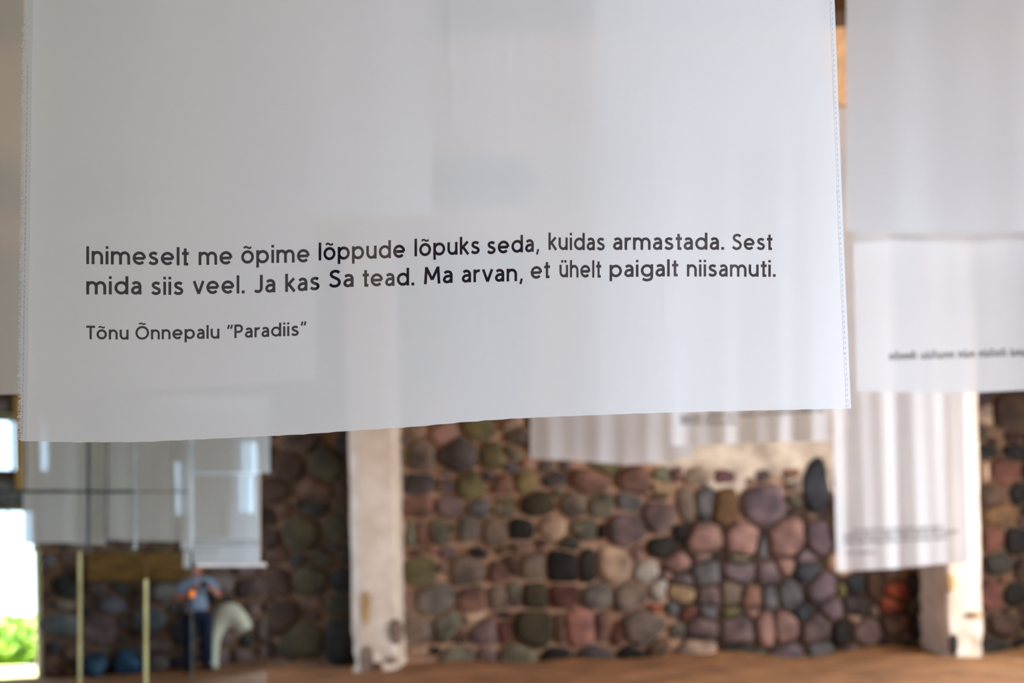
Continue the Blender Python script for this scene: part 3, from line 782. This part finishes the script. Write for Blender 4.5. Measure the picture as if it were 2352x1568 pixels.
# ------------------------------------------------------------------ the cloths behind
def banner(label, depth, x0, x1, bottom, ztop, folds, lean=0.0, lines=(), seed=0, kx=0.0, fabric='cloth'):
    """white cloth at that depth between two photo columns; bottom: (x, y) list; folds: depth of its waves in metres; lines: rows of small print"""
    rr = random.Random(seed)
    ph = [rr.uniform(0, 6.28) for _ in range(4)]
    W = (x1 - x0) * depth / F
    nu, nv = max(40, int(W / .02)), 40
    ybot = lambda x: interp(bottom, x) if len(bottom) > 1 else bottom[0][1]
    ytop = HZ - (ztop - CAM.z) * F / depth
    def P(u, v):
        xb = x0 + (x1 - x0) * u
        y = ytop + (ybot(xb) - ytop) * v
        x = xb + lean * (1 - v) * (ybot(xb) - ytop) / 1000 + kx * (1 - v)
        s = u * W
        d = folds * (math.sin(s * 13 + ph[0] + .5 * v) * .5 + .35 * math.sin(s * 23 + ph[1] - .4 * v) + .3 * math.sin(s * 5.3 + ph[2])) * (.5 + .5 * v)
        return at(x, y, depth + d)
    root = empty('text_banner', P(.5, 1))
    tag(root, label, 'banner', 'white cloths hanging from the ceiling')
    bm = bmesh.new()
    g = [[bm.verts.new(P(i / nu, j / nv)) for i in range(nu + 1)] for j in range(nv + 1)]
    for j in range(nv):
        for i in range(nu): bm.faces.new((g[j][i], g[j + 1][i], g[j + 1][i + 1], g[j][i + 1]))
    obj('cloth', bm, M[fabric], root, smooth=True)
    hang(root, P(0, 0), P(1, 0), ROOF)
    if lines:
        for (yy, xa, xb, h, dens) in lines:       # baseline y at xa, from xa to xb, letter height
            x = xa; bm = bmesh.new()
            while x < xb:
                wl_ = rr.uniform(2, 6) * h * .8
                xe = min(x + wl_, xb)
                while x < xe:
                    hh = h * rr.choice((.7, .7, .7, 1.0, 1.0)); sw = h * .17
                    y = yy(x) if callable(yy) else yy
                    for (qa, qb, ra, rb) in ((0, sw, 0, hh), (sw, h * .45, hh - sw, hh) if rr.random() < .6 else (sw, h * .45, 0, sw), (h * .38, h * .38 + sw, 0, h * .7)):
                        def pp(a_, b_):
                            u = (x + a_ - x0) / (x1 - x0); xx = x0 + (x1 - x0) * u
                            v = (y - b_ - ytop) / (ybot(xx) - ytop)
                            q = P(u, v); return q + (CAM - q).normalized() * .004
                        bm.faces.new([bm.verts.new(pp(*t)) for t in ((qa, ra), (qb, ra), (qb, rb), (qa, rb))])
                    x += h * .72
                x += h * .45
            tag(obj('printed_lettering', bm, M['ink_far'], root), 'blurred line of small dark print')
    return root

banner('white cloth, greyed to stand for shade, behind the left half of the front cloth, beyond its frayed edge', 2.9, -480, 725, [(-480, 915), (-120, 908), (60, 905), (300, 897), (600, 882), (725, 868)], 5.9, .02, seed=1, fabric='cloth_shaded')
banner('white cloth hanging far left out of view, only seen in the mirror panels', 2.75, -1310, -560, [(-1310, 935), (-1150, 925), (-900, 918), (-560, 930)], 5.9, .02, seed=11)
banner('short high cloth hanging behind the middle of the front cloth', 5.0, 330, 992, [(330, 505), (725, 497), (992, 492)], 6.0, .025, seed=2)
banner('high cloth with a sagging lower edge behind the upper right of the front cloth', 6.6, 1365, 1880, [(1365, 268), (1450, 296), (1550, 310), (1700, 308), (1800, 296), (1880, 280)], 6.2, .02, seed=3)
banner('plain greyish cloth low in the middle, hanging before the stone wall', 10.7, 1218, 1592, [(1218, 1052), (1320, 1058), (1440, 1067), (1500, 1064), (1592, 1048)], 6.3, .02, seed=4)
banner('bright cloth with two short blurred print lines just under the front cloth', 9.8, 1536, 1906, [(1536, 1024), (1700, 1018), (1906, 1012)], 6.3, .045, seed=5,
       lines=[(lambda x: 964 - (x - 1560) * .055, 1562, 1885, 12, 1), (974, 1562, 1690, 10, 1)])
banner('long low cloth before the right white pillar, with four blurred lines of print', 10.4, 1922, 2236, [(1922, 1312), (2050, 1306), (2170, 1294), (2236, 1292)], 6.3, .05, kx=-30, seed=6,
       lines=[(lambda x: 1222 - (x - 1940) * .035, 1962, 2165, 8, 1), (lambda x: 1236 - (x - 1940) * .045, 1940, 2200, 9, 1), (lambda x: 1249 - (x - 1940) * .045, 1940, 2180, 9, 1), (1272, 1945, 2010, 8, 1)])
banner('cloth at the right edge with one blurred line of dark print', 4.6, 1968, 2712, [(1968, 898), (2200, 903), (2352, 896), (2712, 890)], 5.9, .03, kx=-40, seed=7,
       lines=[(lambda x: 826 - (x - 2045) * .03, 2045, 2560, 18, 1)])
banner('short high cloth at the upper right corner, without any print', 4.42, 1943, 2700, [(1943, 530), (2050, 536), (2352, 532), (2700, 528)], 6.2, .02, seed=8)

# ------------------------------------------------------------------ the photographer (standing behind the lens, seen in the mirror)
def skin_mesh(name, pts, edges_, radii, mt, parent, root_i=0, sub=2):
    me = bpy.data.meshes.new(name); me.from_pydata([Vector(p) for p in pts], edges_, [])
    o = bpy.data.objects.new(name, me); COL.objects.link(o)
    md = o.modifiers.new('skin', 'SKIN'); md.use_smooth_shade = True
    for i, r in enumerate(radii):
        v = me.skin_vertices[0].data[i]; v.radius = r if isinstance(r, tuple) else (r, r); v.use_root = (i == root_i)
    sb = o.modifiers.new('subsurf', 'SUBSURF'); sb.levels = sub; sb.render_levels = sub
    dg = bpy.context.evaluated_depsgraph_get()
    m2 = bpy.data.meshes.new_from_object(o.evaluated_get(dg))
    COL.objects.unlink(o); bpy.data.objects.remove(o)
    m2.name = name; m2.materials.clear(); m2.materials.append(mt)
    for p in m2.polygons: p.use_smooth = True
    return m2
PX, PY = -0.02, -.47
proot = empty('person', (PX, PY, 0))
tag(proot, 'person in pale blue shirt and navy trousers holding a camera, reflected in the mirror', 'person')
# skeleton, facing +Y
def pt(x, y, z): return (PX + x * 1.45, PY + y, z)
bp = [pt(0, 0, .95), pt(0, .0, 1.10), pt(0, .0, 1.26), pt(0, -.01, 1.40), pt(0, .0, 1.47), pt(0, .02, 1.54), pt(0, .04, 1.61), pt(0, .035, 1.68),
      pt(.17, -.01, 1.39), pt(.25, .05, 1.16), pt(.10, .32, 1.30), pt(.075, .365, 1.325),
      pt(-.17, -.01, 1.39), pt(-.25, .05, 1.16), pt(-.10, .32, 1.30), pt(-.075, .365, 1.325),
      pt(.095, 0, .88), pt(.10, .01, .48), pt(.11, -.02, .09), pt(.115, .10, .04),
      pt(-.095, 0, .88), pt(-.10, .01, .48), pt(-.11, -.02, .09), pt(-.115, .10, .04)]
be = [(0, 1), (1, 2), (2, 3), (3, 4), (4, 5), (5, 6), (6, 7), (3, 8), (8, 9), (9, 10), (10, 11), (3, 12), (12, 13), (13, 14), (14, 15), (0, 16), (16, 17), (17, 18), (18, 19), (0, 20), (20, 21), (21, 22), (22, 23)]
br = [(.14, .10), (.125, .09), (.14, .10), (.13, .09), .055, .075, .082, .06, .055, .042, .030, (.035, .022), .055, .042, .030, (.035, .022), .085, .055, .038, .035, .085, .055, .038, .035]
body = skin_mesh('body', bp, be, br, M['skin'], proot)
bmj = bmesh.new(); bmj.from_mesh(body)
# five fingers and a thumb on each hand, curled round the camera body
for sgn in (1, -1):
    base = Vector(pt(sgn * .075, .365, 1.325))
    for k, ln in enumerate((.075, .083, .078, .062)):
        z = .028 - k * .019
        a = base + Vector((sgn * .008, .02, z)); b = a + Vector((-sgn * .004, ln * .5, .0)); c_ = b + Vector((-sgn * .022, ln * .28, -.004)); d = c_ + Vector((-sgn * .022, -.002, -.004))
        fm = skin_mesh('finger', [a, b, c_, d], [(0, 1), (1, 2), (2, 3)], [.0095, .009, .008, .007], M['skin'], proot, sub=1); bmj.from_mesh(fm); bpy.data.meshes.remove(fm)
    a = base + Vector((-sgn * .012, .0, .02)); b = a + Vector((-sgn * .028, .018, .02)); c_ = b + Vector((-sgn * .022, .02, .004))
    fm = skin_mesh('thumb', [a, b, c_], [(0, 1), (1, 2)], [.012, .010, .008], M['skin'], proot, sub=1); bmj.from_mesh(fm); bpy.data.meshes.remove(fm)
# nose and ears grow on the head
for (cx, cy_, cz, sx, sy, sz) in ((0, .125, 1.585, .014, .022, .024), (.082, .03, 1.595, .012, .022, .032), (-.082, .03, 1.595, .012, .022, .032)):
    r = bmesh.ops.create_icosphere(bmj, subdivisions=2, radius=1)
    for v in r['verts']: v.co = Vector(pt(cx + v.co.x * sx, cy_ + v.co.y * sy, cz + v.co.z * sz))
for f in bmj.faces: f.smooth = True
bmj.to_mesh(body); bmj.free()
link_mesh('body', body, proot)
def blob(name, c, s, mt):
    bm = bmesh.new(); bmesh.ops.create_icosphere(bm, subdivisions=2, radius=1)
    for v in bm.verts: v.co = Vector(pt(c[0] + v.co.x * s[0], c[1] + v.co.y * s[1], c[2] + v.co.z * s[2]))
    return obj(name, bm, mt, proot, smooth=True)
for sx in (.03, -.03): blob('eye', (sx, .108, 1.615), (.013, .010, .008), M['eye'])
blob('mouth', (0, .108, 1.548), (.024, .009, .007), M['lip'])
bm = bmesh.new(); bmesh.ops.create_icosphere(bm, subdivisions=4, radius=1)
for v in list(bm.verts):
    d = v.co.copy(); cut = d.y > .25 and d.z < .45
    if cut or d.z < -.75: bm.verts.remove(v); continue
    k = 1 + .03 * math.sin(18 * d.x + 5 * d.z)
    v.co = Vector(pt(d.x * .098 * k, .03 + d.y * .108 * k, 1.63 + d.z * (.105 if d.z > 0 else .14)))
obj('hair', bm, M['hair'], proot, smooth=True)
sp = [pt(0, 0, .86), pt(0, 0, 1.10), pt(0, 0, 1.26), pt(0, -.01, 1.40), pt(0, .0, 1.455), pt(.175, -.01, 1.39), pt(.225, .03, 1.22), pt(-.175, -.01, 1.39), pt(-.225, .03, 1.22)]
link_mesh('shirt', skin_mesh('shirt', sp, [(0, 1), (1, 2), (2, 3), (3, 4), (3, 5), (5, 6), (3, 7), (7, 8)], [(.215, .14), (.19, .13), (.19, .13), (.17, .12), .075, .085, .075, .085, .075], M['shirt'], proot), proot)
tp = [pt(0, 0, .97), pt(.10, 0, .86), pt(.105, .01, .48), pt(.112, -.01, .06), pt(-.10, 0, .86), pt(-.105, .01, .48), pt(-.112, -.01, .06)]
link_mesh('trousers', skin_mesh('trousers', tp, [(0, 1), (1, 2), (2, 3), (0, 4), (4, 5), (5, 6)], [(.21, .14), .135, .11, .10, .135, .11, .10], M['navy'], proot), proot)
for sx in (.113, -.113):
    bm = bmesh.new(); add_box(bm, pt(sx - .045, -.10, 0), pt(sx + .045, .17, .085), .03)
    obj('shoe', bm, M['shoe'], proot, smooth=True)
croot = empty('photo_camera', (0, -.12, 1.30))
tag(croot, 'black camera held at chest height in both hands of the person', 'camera')
bm = bmesh.new(); add_box(bm, (-.07, -.125, 1.30), (.07, -.075, 1.395), .012); add_box(bm, (-.022, -.12, 1.39), (.022, -.072, 1.42), .008)
obj('camera_body', bm, M['black'], croot, smooth=False)
bm = bmesh.new(); add_tube(bm, [Vector((0, -.078, 1.345)), Vector((0, -.07, 1.345)), Vector((0, -.04, 1.345)), Vector((0, -.026, 1.345))], [.034, .036, .036, .033], 24)
obj('lens', bm, M['black'], croot)
bm = bmesh.new(); add_tube(bm, [Vector((0, -.028, 1.345)), Vector((0, -.025, 1.345))], [.027, .026], 24)
obj('front_glass', bm, M['lens'], croot)

# cream arched shell standing beside the person (in the mirror, to their right)
p0 = reflect_at(494, 1505, 17.0); p0.z = 0
p1 = reflect_at(568, 1505, 17.0); p1.z = 0
sx = (p1 - p0); L = sx.length; sx.normalize(); dp = Vector((-sx.y, sx.x, 0))
prof = smooth([(.0, 0.0), (.03, .28), (.10, .52), (.24, .70), (.42, .78), (.60, .75), (.74, .63), (.78, .55)], 6)
bm = bmesh.new()
def shell_row(w_, off):
    out_ = []
    for i, (a, z) in enumerate(prof):
        q0 = Vector(prof[max(i - 1, 0)]); q1 = Vector(prof[min(i + 1, len(prof) - 1)]); t = (q1 - q0).normalized(); n2 = Vector((-t.y, t.x))
        out_.append([bm.verts.new(p0 + sx * ((a + n2.x * off) * L * 1.2) + Vector((0, 0, z + n2.y * off)) + dp * (w_ * .6 * (s - .5))) for s in (0, .12, .5, .88, 1)])
    return out_
A = shell_row(.5, .26); B = shell_row(.46, -.13)
for i in range(len(prof) - 1):
    for k in range(4):
        bm.faces.new((A[i][k], A[i][k + 1], A[i + 1][k + 1], A[i + 1][k])); bm.faces.new((B[i][k], B[i + 1][k], B[i + 1][k + 1], B[i][k + 1]))
    for k in (0, 4): bm.faces.new((A[i][k], A[i + 1][k], B[i + 1][k], B[i][k]))
for i in (0, len(prof) - 1):
    for k in range(4): bm.faces.new((A[i][k], A[i][k + 1], B[i][k + 1], B[i][k]))
bmesh.ops.recalc_face_normals(bm, faces=bm.faces)
tag(obj('arched_shell', bm, M['cream'], smooth=True), 'cream curved arch standing on the earth floor beside the reflected person', 'sculpture')
